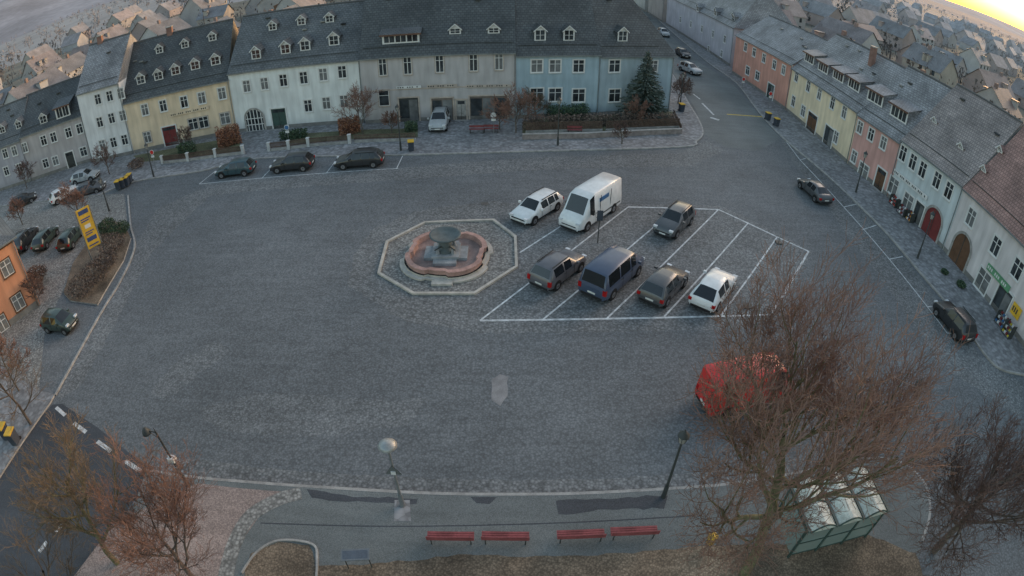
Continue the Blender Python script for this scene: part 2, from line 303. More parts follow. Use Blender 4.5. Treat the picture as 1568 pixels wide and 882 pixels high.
    if doors:
        Dr=MB()
        for u,w_,h_,m,kind in doors:
            x=onY(u[0],u[1])[0]
            if kind=='arch':
                n=12; pts=[(x-w_/2,0),(x+w_/2,0)]+[(x+w_/2*math.cos(math.pi*i/n),h_-w_/2+w_/2*math.sin(math.pi*i/n)) for i in range(n+1)]
                Dr.face([(a,-.05,c+.02) for a,c in pts],GL if m is WH else m)
                for i in range(n):
                    a=math.pi*i/n;c=math.pi*(i+1)/n;r0=w_/2;r1=w_/2+.25;zz=h_-w_/2
                    Dr.face([(x+r0*math.cos(a),-.09,zz+r0*math.sin(a)),(x+r1*math.cos(a),-.09,zz+r1*math.sin(a)),(x+r1*math.cos(c),-.09,zz+r1*math.sin(c)),(x+r0*math.cos(c),-.09,zz+r0*math.sin(c))],STONE)
                for sx in (-1,1): Dr.box(x+sx*(w_/2+.125)-.125,x+sx*(w_/2+.125)+.125,-.09,-.001,0,h_-w_/2,STONE)
                if m is WH:
                    for i in range(5): xx=x-w_/2+w_*(i+.5)/5; hh=h_-w_/2+math.sqrt(max(0,(w_/2)**2-(xx-x)**2)); Dr.box(xx-.05,xx+.05,-.085,-.055,.02,hh,WH)
                    for zz in (.05,.9,1.7): Dr.box(x-w_/2,x+w_/2,-.088,-.052,zz,zz+.09,WH)
                else: Dr.box(x-.03,x+.03,-.08,-.052,.02,h_-.05,DKM)
            elif kind=='shop':
                Dr.box(x-w_/2,x+w_/2,-.03,-.001,0.02,h_,m)
                npn=max(2,int(w_/1.1))
                for i in range(npn):
                    x0=x-w_/2+.1+i*(w_-.1)/npn; Dr.box(x0,x0+(w_-.1)/npn-.1,-.036,-.031,.55 if i!=npn//2 else .1,h_-.25,GLC if i%2 else GL)
                for sx in (-1,1): Dr.box(x+sx*(w_/2+.08)-.08,x+sx*(w_/2+.08)+.08,-.09,-.001,0,h_+.16,trim)
                Dr.box(x-w_/2,x+w_/2,-.09,-.001,h_+.001,h_+.16,trim)
            else:
                Dr.box(x-w_/2,x+w_/2,-.03,-.001,0.02,h_,m)
                for sx in (-1,1): Dr.box(x+sx*(w_/2+.08)-.08,x+sx*(w_/2+.08)+.08,-.09,-.001,0,h_+.16,trim)
                Dr.box(x-w_/2,x+w_/2,-.09,-.001,h_+.001,h_+.16,trim); Dr.box(x-.02,x+.02,-.05,-.031,.1,h_-.1,DKM); Dr.box(x-w_/2+.15,x+w_/2-.15,-.04,-.031,h_-.5,h_-.12,GL)
                Dr.box(x-w_/2-.2,x+w_/2+.2,-.5,-.091,0,.14,STONE)
        Dr.obj('doors',E)
    if signs:
        Sg=MB()
        for (u,v),w_,h_,m in signs:
            x,zz=onY(u,v); Sg.box(x-w_/2,x+w_/2,-.16,-.092,zz-h_/2,zz+h_/2,m)
            n=int(w_/.28)
            for i in range(n):
                if i%4!=3: Sg.box(x-w_/2+.12+i*.27,x-w_/2+.27+i*.27,-.168,-.162,zz-h_*.22,zz+h_*.22,DKM if m is not GRS else WH)
        Sg.obj('shop_signs',E)
    if dorm or shed:
        Dm=MB()
        for u,v,w_,h_ in dorm:
            q=onR(u,v); x,y,zz=q; zt=zz+h_; zr=zt+w_*.45; yb=(zt-eave)/k; yr=(zr-eave)/k
            Dm.face([(x-w_/2,y,zz),(x+w_/2,y,zz),(x+w_/2,y,zt),(x,y,zr-.05),(x-w_/2,y,zt)],WH)
            for sx in (-1,1):
                xs=x+sx*w_/2; Dm.face([(xs,y,zz),(xs,y,zt),(xs,yb,zt)],roofm)
                xo=x+sx*(w_/2+.15); zo=zt-.12; Dm.face([(xo,y-.2,zo),(x,y-.2,zr),(x,yr,zr),(xo,(zo-eave)/k,zo)],roofm)
                Dm.face([(xo,y-.21,zo),(x,y-.21,zr),(x,y-.21,zr-.15),(xo,y-.21,zo-.13)],WH)
            x0,x1,z0,z1=x-w_/2+.16,x+w_/2-.16,zz+.25,zt-.05
            Dm.face([(x0,y-.02,z0),(x1,y-.02,z0),(x1,y-.02,z1),(x0,y-.02,z1)],GL); Dm.box(x-.03,x+.03,y-.05,y-.025,z0,z1,WH); Dm.box(x0,x1,y-.052,y-.026,(z0+z1)/2-.02,(z0+z1)/2+.02,WH)
        for u,v,w_,h_,nw in shed:
            q=onR(u,v); x,y,zz=q; zt=zz+h_; s=.22*k; yb=(zt-eave-s*y)/(k-s); zb=eave+k*yb
            for sx in (-1,1):
                xs=x+sx*w_/2; Dm.face([(xs,y,zz),(xs,y,zt),(xs,yb,zb)],roofm)
            Dm.face([(x-w_/2,y,zz),(x+w_/2,y,zz),(x+w_/2,y,zt),(x-w_/2,y,zt)],WH)
            zq=zt-s*.35; Dm.face([(x-w_/2-.25,y-.35,zq+.1),(x+w_/2+.25,y-.35,zq+.1),(x+w_/2+.25,yb,zb+.1),(x-w_/2-.25,yb,zb+.1)],FROST if roofm is not SLATE2 else SLATE)
            Dm.box(x-w_/2-.25,x+w_/2+.25,y-.37,y-.3,zq-.1,zq+.08,mat('brown_fascia',(.14,.08,.06)))
            for i in range(nw):
                ww=(w_-.3)/nw; x0=x-w_/2+.15+i*ww+.08;x1=x0+ww-.16
                Dm.face([(x0,y-.02,zz+.3),(x1,y-.02,zz+.3),(x1,y-.02,zt-.15),(x0,y-.02,zt-.15)],GL); Dm.box((x0+x1)/2-.03,(x0+x1)/2+.03,y-.05,y-.025,zz+.3,zt-.15,WH)
        Dm.obj('dormers',E)
    return E
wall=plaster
BR=mat('brown_door_wood',(.12,.065,.04)); RD=mat('dark_red_door',(.16,.035,.035)); GD=mat('green_door',(.05,.085,.075)); SHOPM=mat('shop_frame',(.15,.125,.11))
YSG=mat('yellow_sign',(.66,.40,.04),.5); BLS=mat('blue_sign',(.05,.14,.3),.5); GRS=mat('green_sign',(.12,.28,.16),.5); BLU=mat('dark_panel',(.05,.06,.08))
SAND=mat('sandstone_trim',(.42,.36,.32))
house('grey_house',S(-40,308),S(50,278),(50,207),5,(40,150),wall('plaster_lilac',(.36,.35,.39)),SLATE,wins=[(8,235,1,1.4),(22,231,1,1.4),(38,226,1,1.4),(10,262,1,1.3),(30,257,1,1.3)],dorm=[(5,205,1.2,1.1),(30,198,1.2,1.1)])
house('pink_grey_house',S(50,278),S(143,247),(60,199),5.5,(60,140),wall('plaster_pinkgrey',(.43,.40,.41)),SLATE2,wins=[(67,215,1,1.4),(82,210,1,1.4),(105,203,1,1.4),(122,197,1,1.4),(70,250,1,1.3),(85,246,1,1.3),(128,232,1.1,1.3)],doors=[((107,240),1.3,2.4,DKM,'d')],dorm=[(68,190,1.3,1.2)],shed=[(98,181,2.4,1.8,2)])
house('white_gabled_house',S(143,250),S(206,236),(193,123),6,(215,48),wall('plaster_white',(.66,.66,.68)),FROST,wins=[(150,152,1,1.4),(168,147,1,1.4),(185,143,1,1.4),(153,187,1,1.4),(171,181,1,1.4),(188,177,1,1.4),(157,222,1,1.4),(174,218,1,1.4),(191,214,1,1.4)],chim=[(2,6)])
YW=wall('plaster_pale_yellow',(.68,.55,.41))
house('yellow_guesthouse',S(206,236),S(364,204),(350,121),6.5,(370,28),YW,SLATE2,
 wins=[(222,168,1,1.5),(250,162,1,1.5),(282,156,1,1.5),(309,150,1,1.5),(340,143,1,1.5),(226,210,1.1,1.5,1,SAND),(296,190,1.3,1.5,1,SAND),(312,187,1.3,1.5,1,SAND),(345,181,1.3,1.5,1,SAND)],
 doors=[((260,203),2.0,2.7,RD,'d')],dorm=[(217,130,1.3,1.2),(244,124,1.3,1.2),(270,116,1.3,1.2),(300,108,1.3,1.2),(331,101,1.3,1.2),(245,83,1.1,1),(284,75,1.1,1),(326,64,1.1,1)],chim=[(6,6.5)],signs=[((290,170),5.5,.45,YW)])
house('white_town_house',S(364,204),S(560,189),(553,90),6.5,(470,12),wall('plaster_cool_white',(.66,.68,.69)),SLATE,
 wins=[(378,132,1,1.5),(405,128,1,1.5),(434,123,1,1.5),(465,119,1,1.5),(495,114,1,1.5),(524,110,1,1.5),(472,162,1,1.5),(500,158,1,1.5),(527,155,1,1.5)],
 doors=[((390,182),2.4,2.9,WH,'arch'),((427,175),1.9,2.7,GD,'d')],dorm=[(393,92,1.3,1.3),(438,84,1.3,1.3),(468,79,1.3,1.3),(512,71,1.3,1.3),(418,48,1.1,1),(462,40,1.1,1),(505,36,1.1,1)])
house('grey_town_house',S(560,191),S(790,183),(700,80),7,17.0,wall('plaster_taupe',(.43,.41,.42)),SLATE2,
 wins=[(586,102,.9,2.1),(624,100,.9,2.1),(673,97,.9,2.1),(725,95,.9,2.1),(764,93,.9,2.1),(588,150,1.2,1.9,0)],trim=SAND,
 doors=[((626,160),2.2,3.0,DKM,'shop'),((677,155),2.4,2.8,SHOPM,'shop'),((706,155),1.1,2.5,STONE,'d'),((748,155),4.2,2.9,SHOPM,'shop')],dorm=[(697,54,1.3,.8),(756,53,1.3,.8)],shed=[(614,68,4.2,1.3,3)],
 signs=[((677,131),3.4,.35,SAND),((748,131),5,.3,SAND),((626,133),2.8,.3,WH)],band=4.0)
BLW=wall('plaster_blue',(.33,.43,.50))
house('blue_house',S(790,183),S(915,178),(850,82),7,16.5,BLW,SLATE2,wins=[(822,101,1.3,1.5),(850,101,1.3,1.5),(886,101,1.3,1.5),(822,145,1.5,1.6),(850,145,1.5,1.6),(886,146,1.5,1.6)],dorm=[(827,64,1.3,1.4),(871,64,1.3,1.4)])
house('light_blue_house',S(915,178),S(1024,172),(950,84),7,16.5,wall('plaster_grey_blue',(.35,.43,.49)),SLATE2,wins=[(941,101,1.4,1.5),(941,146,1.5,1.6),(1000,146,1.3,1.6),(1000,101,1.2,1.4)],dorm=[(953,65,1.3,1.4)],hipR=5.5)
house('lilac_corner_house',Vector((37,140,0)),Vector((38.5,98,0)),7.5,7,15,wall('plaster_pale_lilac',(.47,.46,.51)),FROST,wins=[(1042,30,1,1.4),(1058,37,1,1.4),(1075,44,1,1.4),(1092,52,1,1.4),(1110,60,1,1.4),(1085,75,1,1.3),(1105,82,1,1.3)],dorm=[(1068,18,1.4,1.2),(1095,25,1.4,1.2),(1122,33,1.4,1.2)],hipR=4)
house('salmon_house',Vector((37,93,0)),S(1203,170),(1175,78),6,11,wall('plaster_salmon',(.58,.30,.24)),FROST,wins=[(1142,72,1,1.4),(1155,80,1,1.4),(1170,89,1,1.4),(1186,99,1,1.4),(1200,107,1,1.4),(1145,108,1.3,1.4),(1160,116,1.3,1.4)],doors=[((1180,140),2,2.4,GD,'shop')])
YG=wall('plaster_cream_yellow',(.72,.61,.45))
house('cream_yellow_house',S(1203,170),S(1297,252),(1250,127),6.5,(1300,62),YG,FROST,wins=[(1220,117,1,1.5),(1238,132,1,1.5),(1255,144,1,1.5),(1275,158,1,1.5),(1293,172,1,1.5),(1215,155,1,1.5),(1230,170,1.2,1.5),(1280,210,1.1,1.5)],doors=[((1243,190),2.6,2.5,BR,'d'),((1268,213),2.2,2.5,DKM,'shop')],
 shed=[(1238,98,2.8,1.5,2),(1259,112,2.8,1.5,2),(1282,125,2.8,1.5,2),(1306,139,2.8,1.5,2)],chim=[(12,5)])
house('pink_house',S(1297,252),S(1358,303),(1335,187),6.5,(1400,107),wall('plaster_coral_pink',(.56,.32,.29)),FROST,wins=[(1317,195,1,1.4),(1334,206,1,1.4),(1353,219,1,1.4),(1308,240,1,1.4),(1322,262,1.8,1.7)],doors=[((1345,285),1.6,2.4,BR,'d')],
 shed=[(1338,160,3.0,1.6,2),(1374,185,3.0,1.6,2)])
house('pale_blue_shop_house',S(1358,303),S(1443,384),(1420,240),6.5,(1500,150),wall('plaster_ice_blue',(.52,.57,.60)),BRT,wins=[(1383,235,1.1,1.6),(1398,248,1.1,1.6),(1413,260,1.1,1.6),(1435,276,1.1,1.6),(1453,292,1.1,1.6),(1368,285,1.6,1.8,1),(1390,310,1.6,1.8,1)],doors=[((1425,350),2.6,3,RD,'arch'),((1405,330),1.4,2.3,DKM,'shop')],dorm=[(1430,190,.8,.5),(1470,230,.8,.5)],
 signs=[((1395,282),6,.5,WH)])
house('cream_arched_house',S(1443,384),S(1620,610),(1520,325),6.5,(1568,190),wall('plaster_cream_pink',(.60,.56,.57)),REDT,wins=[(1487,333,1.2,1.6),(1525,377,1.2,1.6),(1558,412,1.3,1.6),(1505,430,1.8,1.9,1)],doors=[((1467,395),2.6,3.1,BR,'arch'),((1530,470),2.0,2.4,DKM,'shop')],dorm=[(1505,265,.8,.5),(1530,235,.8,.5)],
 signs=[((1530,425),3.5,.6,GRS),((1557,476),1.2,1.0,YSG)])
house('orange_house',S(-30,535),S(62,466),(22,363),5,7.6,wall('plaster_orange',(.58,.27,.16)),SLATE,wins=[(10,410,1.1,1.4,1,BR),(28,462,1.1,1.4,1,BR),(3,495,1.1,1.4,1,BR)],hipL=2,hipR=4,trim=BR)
r=random.Random(3)
for i,(x,y,l) in enumerate(((21,90,14),(21,106,15),(21,123,16),(22,141,17))):
    house('street_house',Vector((x,y,0)),Vector((x,y+l,0)),6.5,5.5,12.5,wall('plaster_back%d'%(i%3),((.42,.38,.36),(.45,.44,.42),(.35,.38,.42))[i%3]),(SLATE,SLATE2,FROST)[i%3])
for i,(x,y,l) in enumerate(((36.5,158,16),(36,176,16),(36,196,18))):
    house('street_house',Vector((x,y,0)),Vector((x+.3,y-l+.5,0)),6.5,5.5,12.5,wall('plaster_back%d'%(i%3),(.4,.4,.4)),(SLATE,SLATE2,FROST)[i%3])
# distant town: houses, thinning out into fields; aerial haze mixed into wall and roof colours by distance
tw=MB(); haze_col=Vector((.33,.33,.37))
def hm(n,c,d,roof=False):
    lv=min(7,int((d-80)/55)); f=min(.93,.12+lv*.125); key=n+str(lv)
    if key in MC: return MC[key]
    cc=tuple(Vector(c).lerp(haze_col,f))
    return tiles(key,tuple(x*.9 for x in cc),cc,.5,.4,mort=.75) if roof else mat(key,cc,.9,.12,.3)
cnt=0; placed=[]
def blocked(x,y):
    return (-75<x<56 and y<88) or (16<x<56 and y<215) or (56<=x<62 and y<110) or (x<-75 and y<62) or (x>0 and y<-10)
for t in range(4500):
    d=82+820*r.random()**1.6; a=r.uniform(-72,88); x=d*math.sin(rad(a)); y=d*math.cos(rad(a))
    if blocked(x,y) or (a<0 and r.random()<d/380) or (a>0 and r.random()<d/900): continue
    if any((x-p[0])**2+(y-p[1])**2<p[2] for p in placed): continue
    sz=15+d*.02; placed.append((x,y,(sz*1.15)**2)); cnt+=1
    L=r.uniform(9,17);Dp=r.uniform(8,11);e=r.uniform(3.2,5.8);rg=e+Dp*.5*r.uniform(.7,1.0); th=rad(r.choice((0,90))+r.uniform(-8,8)+(14 if x>60 else 0))
    M=Matrix.Translation((x,y,0))@Matrix.Rotation(th,4,'Z')
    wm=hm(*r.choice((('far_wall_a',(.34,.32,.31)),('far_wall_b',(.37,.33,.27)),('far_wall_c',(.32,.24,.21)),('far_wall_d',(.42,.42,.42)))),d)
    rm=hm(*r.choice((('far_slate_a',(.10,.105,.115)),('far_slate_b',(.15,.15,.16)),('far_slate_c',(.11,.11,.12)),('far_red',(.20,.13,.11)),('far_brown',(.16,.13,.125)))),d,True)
    tw.box(-L/2,L/2,-Dp/2,Dp/2,0,e,wm,M)
    for sx in (-1,1): tw.face([M@Vector((sx*L/2,-Dp/2,e)),M@Vector((sx*L/2,Dp/2,e)),M@Vector((sx*L/2,0,rg))],wm)
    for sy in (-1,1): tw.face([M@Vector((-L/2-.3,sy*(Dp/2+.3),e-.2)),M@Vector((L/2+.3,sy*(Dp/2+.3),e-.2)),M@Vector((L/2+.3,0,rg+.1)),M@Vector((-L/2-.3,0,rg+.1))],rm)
    if d<260:
        for i in range(3):
            xx=-L/2+L*(i+.5)/3
            for sy in (-1,1):
                for zz in (1.2,3.6):
                    if zz+1.3<e: tw.box(xx-.5,xx+.5,sy*(Dp/2+.02)-.02,sy*(Dp/2+.02)+.02,zz,zz+1.3,GL,M)
        for kq in range(2):
            q=r.uniform(-L/3,L/3); sy=r.choice((-1,1)); y0=sy*Dp*.3; tw.box(q-.7,q+.7,y0-.8,y0+.8,e,e+(rg-e)*.4+1.1,wm,M); tw.box(q-.9,q+.9,y0-1,y0+1,e+(rg-e)*.4+1.1,e+(rg-e)*.4+1.25,rm,M)
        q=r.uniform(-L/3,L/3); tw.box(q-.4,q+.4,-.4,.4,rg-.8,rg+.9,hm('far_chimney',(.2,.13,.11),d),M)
tw.obj('distant_town_houses')
FM=mat('far_field_haze',(.25,.255,.27),.95,.2,.01); GM=mat('garden_ground',(.15,.145,.125),.95,.3,.08)  # far fields carry the distance haze in their base colour
b=MB(); b.face([(-75,92,.02),(17,92,.02),(17,215,.02),(56,216,.02),(62,110,.02),(62,-20,.02),(5000,-20,.02),(5000,260,.02),(-5000,260,.02),(-5000,64,.02),(-92,64,.02)],GM); b.obj('town_ground')
b=MB(); b.face([(-6000,260,.02),(6000,260,.02),(6000,6500,.02),(-6000,6500,.02)],FM); b.obj('far_fields')
dt=MB()
for t in range(3000):
    d=95+1500*r.random()**1.4; a=r.uniform(-80,88); x=d*math.sin(rad(a)); y=d*math.cos(rad(a))
    if blocked(x,y) or (a>0 and r.random()<.3): continue
    h=r.uniform(4,9); f=min(6,int((d-90)/75)); FT=MC.get('far_tree%d'%f) or mat('far_tree%d'%f,tuple(Vector((.09,.078,.072)).lerp(Vector((.25,.255,.29)),f/6)),.95,.2,.1)  # tree colour blended towards a haze tone per distance band
    for j in range(24):
        c=Vector((x+r.gauss(0,1.5),y+r.gauss(0,1.5),h*r.uniform(.25,1))); s=r.uniform(.25,.7)*(1 if d<300 else 1.8)
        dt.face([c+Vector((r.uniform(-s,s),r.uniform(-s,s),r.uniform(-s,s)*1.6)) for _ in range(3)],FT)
    dt.cyl((x,y,0),(x,y,h*.7),.2,.1,FT,4,False)
dt.obj('distant_trees')
for nm,R0,R1,hh,cc in (('hills',1300,2600,150,(.24,.25,.29)),('far_hills',2700,4800,520,(.31,.33,.39))):  # bluish aerial haze put into both hill colours
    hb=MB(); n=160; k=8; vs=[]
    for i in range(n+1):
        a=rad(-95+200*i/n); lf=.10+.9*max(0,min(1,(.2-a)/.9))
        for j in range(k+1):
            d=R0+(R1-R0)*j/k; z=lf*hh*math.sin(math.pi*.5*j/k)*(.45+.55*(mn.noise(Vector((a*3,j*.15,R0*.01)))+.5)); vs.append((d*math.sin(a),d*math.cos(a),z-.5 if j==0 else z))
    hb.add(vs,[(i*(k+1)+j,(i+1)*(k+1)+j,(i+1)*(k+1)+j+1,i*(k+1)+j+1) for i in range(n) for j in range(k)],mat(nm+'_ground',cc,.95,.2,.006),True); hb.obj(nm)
# ---------------- vehicles ----------------
K={
'hatch':(4.15,1.80,.22,[(0,.62,.64,.86,'b'),(.015,.84,.87,.95,'b'),(.03,.94,.98,.98,'r'),(.12,.95,1.40,1,'p'),(.16,.95,1.46,1,'c'),(.36,.94,1.50,1,'p'),(.385,.94,1.50,1,'c'),(.56,.93,1.44,1,'w'),(.73,.91,.98,.99,'b'),(.92,.78,.82,.95,'b'),(.98,.62,.66,.88,'b'),(1,.45,.5,.8,'b')]),
'coupe':(4.4,1.84,.24,[(0,.62,.66,.84,'b'),(.012,.84,.88,.93,'b'),(.03,.95,1.0,.97,'r'),(.20,.96,1.42,1,'c'),(.30,.95,1.50,1,'c'),(.40,.95,1.53,1,'p'),(.42,.95,1.53,1,'c'),(.56,.94,1.47,1,'w'),(.73,.92,1.0,.99,'b'),(.85,.88,.94,.98,'b'),(.94,.78,.82,.94,'b'),(.985,.62,.66,.86,'b'),(1,.45,.5,.78,'b')]),
'suv':(4.4,1.86,.2,[(0,.7,.74,.88,'b'),(.015,.95,1.0,.95,'b'),(.03,1.05,1.1,.98,'r'),(.10,1.06,1.55,1,'p'),(.14,1.06,1.62,1,'c'),(.36,1.05,1.66,1,'p'),(.385,1.05,1.66,1,'c'),(.56,1.03,1.60,1,'w'),(.71,1.01,1.09,.99,'b'),(.92,.92,.97,.96,'b'),(.98,.74,.8,.9,'b'),(1,.5,.55,.82,'b')]),
'estate':(4.6,1.82,.22,[(0,.62,.66,.86,'b'),(.015,.86,.9,.95,'b'),(.03,.94,.99,.98,'r'),(.11,.95,1.38,1,'p'),(.15,.95,1.43,1,'c'),(.24,.95,1.46,1,'p'),(.255,.95,1.46,1,'c'),(.42,.94,1.49,1,'p'),(.44,.94,1.49,1,'c'),(.60,.92,1.43,1,'w'),(.75,.9,.97,.99,'b'),(.93,.76,.8,.95,'b'),(.98,.62,.66,.88,'b'),(1,.45,.5,.8,'b')]),
'sedan':(4.6,1.80,.24,[(0,.6,.64,.86,'b'),(.015,.86,.9,.93,'b'),(.14,.92,.97,.98,'r'),(.28,.94,1.36,1,'c'),(.42,.94,1.43,1,'p'),(.44,.94,1.43,1,'c'),(.58,.92,1.38,1,'w'),(.74,.88,.95,.99,'b'),(.93,.74,.78,.95,'b'),(.98,.6,.64,.88,'b'),(1,.45,.5,.8,'b')]),
'minibus':(5.0,1.95,.13,[(0,.9,.95,.92,'b'),(.01,1.1,1.15,.97,'r'),(.05,1.12,1.85,1,'p'),(.08,1.12,1.93,1,'c'),(.33,1.12,1.97,1,'p'),(.35,1.12,1.97,1,'c'),(.58,1.12,1.97,1,'p'),(.60,1.12,1.96,1,'c'),(.72,1.12,1.86,1,'w'),(.86,1.1,1.2,.98,'b'),(.95,.98,1.04,.94,'b'),(.99,.75,.8,.88,'b'),(1,.5,.55,.8,'b')]),
'van':(5.9,2.02,.10,[(0,1.2,2.45,.97,'p'),(.015,1.2,2.56,1,'p'),(.3,1.2,2.62,1,'p'),(.66,1.2,2.62,1,'p'),(.68,1.2,2.60,1,'c'),(.78,1.18,2.42,1,'w'),(.89,1.14,1.36,.98,'b'),(.96,1.0,1.12,.95,'b'),(.99,.78,.82,.88,'b'),(1,.5,.55,.82,'b')]),
'mini':(3.5,1.62,.2,[(0,.62,.66,.88,'b'),(.02,.9,.94,.96,'r'),(.10,.93,1.4,1,'p'),(.15,.93,1.46,1,'c'),(.42,.93,1.5,1,'p'),(.45,.93,1.5,1,'c'),(.62,.92,1.43,1,'w'),(.80,.88,.94,.98,'b'),(.94,.76,.8,.94,'b'),(1,.45,.5,.82,'b')]),
}
def car(name,kind,col,u,v,X,flip=False,z=.0,sc_=1.0,logo=None):
    L,Wd,tap,st=K[kind]; p=S(u,v,.7 if kind!='van' else 1.2); p=Vector((p.x,p.y,z)); X=Vector((X.x,X.y,0)).normalized()*(-1 if flip else 1)
    M=frame(p,X)@Matrix.Scale(sc_,4); b=MB(); bm=col; full=.45
    if kind in('van','minibus'): full=.8
    rings=[]
    for xf,zb,zr,wf,tg in st:
        x=(xf-.5)*L; w=Wd/2*wf; c=min(1,(zr-zb)/full); wr=w*(1-tap*c-.06); zl=.24 if .04<xf<.95 else .32
        h=[(w*.9,zl),(w,zl+.12),(w*1.0,zb*.55+.2),(w*.975,zb),(wr+.0,zr-.05*c-.005),(wr*.86,zr),(wr*.45,zr+.025)]
        rings.append([(x,-a,q) for a,q in h]+[(x,a,q) for a,q in h[::-1]])
    n=14; vs=[p for r_ in rings for p in r_]; fb=[];fg=[];fk=[]
    for i in range(len(st)-1):
        tg=st[i][4]
        for j in range(n-1):
            q=(i*n+j,(i+1)*n+j,(i+1)*n+j+1,i*n+j+1); jj=min(j,n-2-j)
            if jj==3 and tg=='c': fg.append(q)
            elif jj>=5 and tg in 'rw': fg.append(q)
            elif jj==0: fk.append(q)
            else: fb.append(q)
        fk.append((i*n,i*n+n-1,(i+1)*n+n-1,(i+1)*n))
    b.add(vs,fb,bm,True); b.add(vs,fg,CGL,False); b.add(vs,fk,BLK)
    b.add(rings[0],[list(range(n))],bm); b.add(rings[-1],[list(range(n))[::-1]],bm)
    H=Wd/2; wr=.33 if kind!='van' else .36
    if kind=='mini': wr=.29
    for xf in ((.19,.81) if kind!='van' else (.2,.83)):
        x=(xf-.5)*L
        for s in (-1,1):
            b.cyl((x,s*(H-.25),wr+.03),(x,s*(H+.006),wr+.03),wr+.07,wr+.07,BLK,16)
            b.cyl((x,s*(H-.2),wr),(x,s*(H+.02),wr),wr,wr,BLK,16); b.cyl((x,s*(H-.1),wr),(x,s*(H+.028),wr),wr*.64,wr*.6,RIM,8)
            b.cyl((x,s*(H),wr),(x,s*(H+.032),wr),wr*.2,wr*.18,DKM,8)
    zb=st[2][1]; zf=st[-2][2]
    for s in (-1,1):
        b.box(L/2-.22,L/2-.03,s*(H*.72)-.17,s*(H*.72)+.15,zf-.04,zf+.10,HEADL)
        hgt=.35 if kind in('van','minibus','suv') else .2
        b.box(-L/2-.01,-L/2+.16,s*(H*.86)-.12,s*(H*.86)+.1,zb-.08-hgt,zb-.08,REDL)
        xm=(.66-.5)*L if kind not in('van','minibus') else (.76-.5)*L; b.box(xm-.07,xm+.07,s*(H+.12)-.1,s*(H+.12)+.1,zb+.02,zb+.17 if kind!='van' else zb+.4,bm if kind!='van' else BLK)
        for xd in (.40,.62) if kind not in ('van',) else (.66,): b.box((xd-.5)*L-.008,(xd-.5)*L+.008,s*(H*.995)-.012,s*(H*.995)+.012,.36,zb-.05,BLK); b.box((xd-.5)*L-.22,(xd-.5)*L-.08,s*H-.012,s*H+.012,zb-.17,zb-.13,DKM)
    b.box(L/2-.03,L/2+.015,-.26,.26,.42,.53,PLATE); b.box(-L/2-.02,-L/2+.03,-.26,.26,.55 if kind!='van' else .5,.66,PLATE)
    b.box(L/2-.08,L/2+.008,-.6,.6,.55,.62,BLK); b.box(L/2-.06,L/2+.004,-H*.7,H*.7,.26,.4,BLK); b.box(-L/2-.006,-L/2+.06,-H*.75,H*.75,.3,.46,BLK)
    if kind in('van',):
        b.box(-L/2-.015,-L/2-.001,-.01,.01,.5,2.4,BLK)
        for s in (-1,1):
            if logo: b.box(-L*.15,L*.06,s*(H*.93)-.03,s*(H*.93)+.03,1.75,2.05,logo)
            b.box(-L*.46,L*.14,s*(H*.99)-.012,s*(H*.99)+.012,.62,.74,DKM)
            for xx in (-.2,.05): b.box(L*xx-.01,L*xx+.01,s*(H*.975)-.02,s*(H*.975)+.02,.6,2.3,DKM)
    if kind in('suv','estate'):
        for s in (-1,1): b.box(-L*.36,L*.05,s*H*.66-.02,s*H*.66+.02,st[5][2]+.0,st[5][2]+.06,DKM)
    return b.obj(name,None,M)
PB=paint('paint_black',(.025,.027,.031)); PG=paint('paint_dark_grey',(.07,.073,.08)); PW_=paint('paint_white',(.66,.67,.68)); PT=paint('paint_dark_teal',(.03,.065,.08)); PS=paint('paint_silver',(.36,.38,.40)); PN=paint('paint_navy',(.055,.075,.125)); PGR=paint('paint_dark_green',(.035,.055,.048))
sd_=S(1035,319)-S(832,489)
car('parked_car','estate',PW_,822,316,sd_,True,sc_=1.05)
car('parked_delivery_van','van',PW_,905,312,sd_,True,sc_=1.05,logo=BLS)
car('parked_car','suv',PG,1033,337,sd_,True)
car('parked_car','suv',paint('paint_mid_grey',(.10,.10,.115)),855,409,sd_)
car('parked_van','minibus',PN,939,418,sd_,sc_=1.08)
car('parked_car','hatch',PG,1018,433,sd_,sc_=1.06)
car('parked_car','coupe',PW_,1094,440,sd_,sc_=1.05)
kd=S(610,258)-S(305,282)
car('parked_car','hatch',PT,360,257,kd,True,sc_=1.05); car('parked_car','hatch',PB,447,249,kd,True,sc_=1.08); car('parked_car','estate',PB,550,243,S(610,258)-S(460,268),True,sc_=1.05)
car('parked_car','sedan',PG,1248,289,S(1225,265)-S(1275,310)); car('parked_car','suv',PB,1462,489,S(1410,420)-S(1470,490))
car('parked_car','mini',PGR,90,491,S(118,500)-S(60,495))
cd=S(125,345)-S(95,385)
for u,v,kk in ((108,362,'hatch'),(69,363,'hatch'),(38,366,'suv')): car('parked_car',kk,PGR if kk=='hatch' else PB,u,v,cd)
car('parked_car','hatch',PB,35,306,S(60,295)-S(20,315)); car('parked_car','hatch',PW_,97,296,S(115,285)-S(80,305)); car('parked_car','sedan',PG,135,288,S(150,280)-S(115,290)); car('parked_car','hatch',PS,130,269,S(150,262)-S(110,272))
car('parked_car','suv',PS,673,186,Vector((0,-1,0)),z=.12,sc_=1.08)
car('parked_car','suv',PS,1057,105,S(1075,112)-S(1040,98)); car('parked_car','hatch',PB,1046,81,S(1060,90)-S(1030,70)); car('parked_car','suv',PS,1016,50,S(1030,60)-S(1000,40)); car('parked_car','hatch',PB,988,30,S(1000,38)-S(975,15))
car('parked_red_van','van',paint('paint_red',(.62,.025,.02),.35),1150,586,S(1232,583)-S(1075,622),sc_=.97)
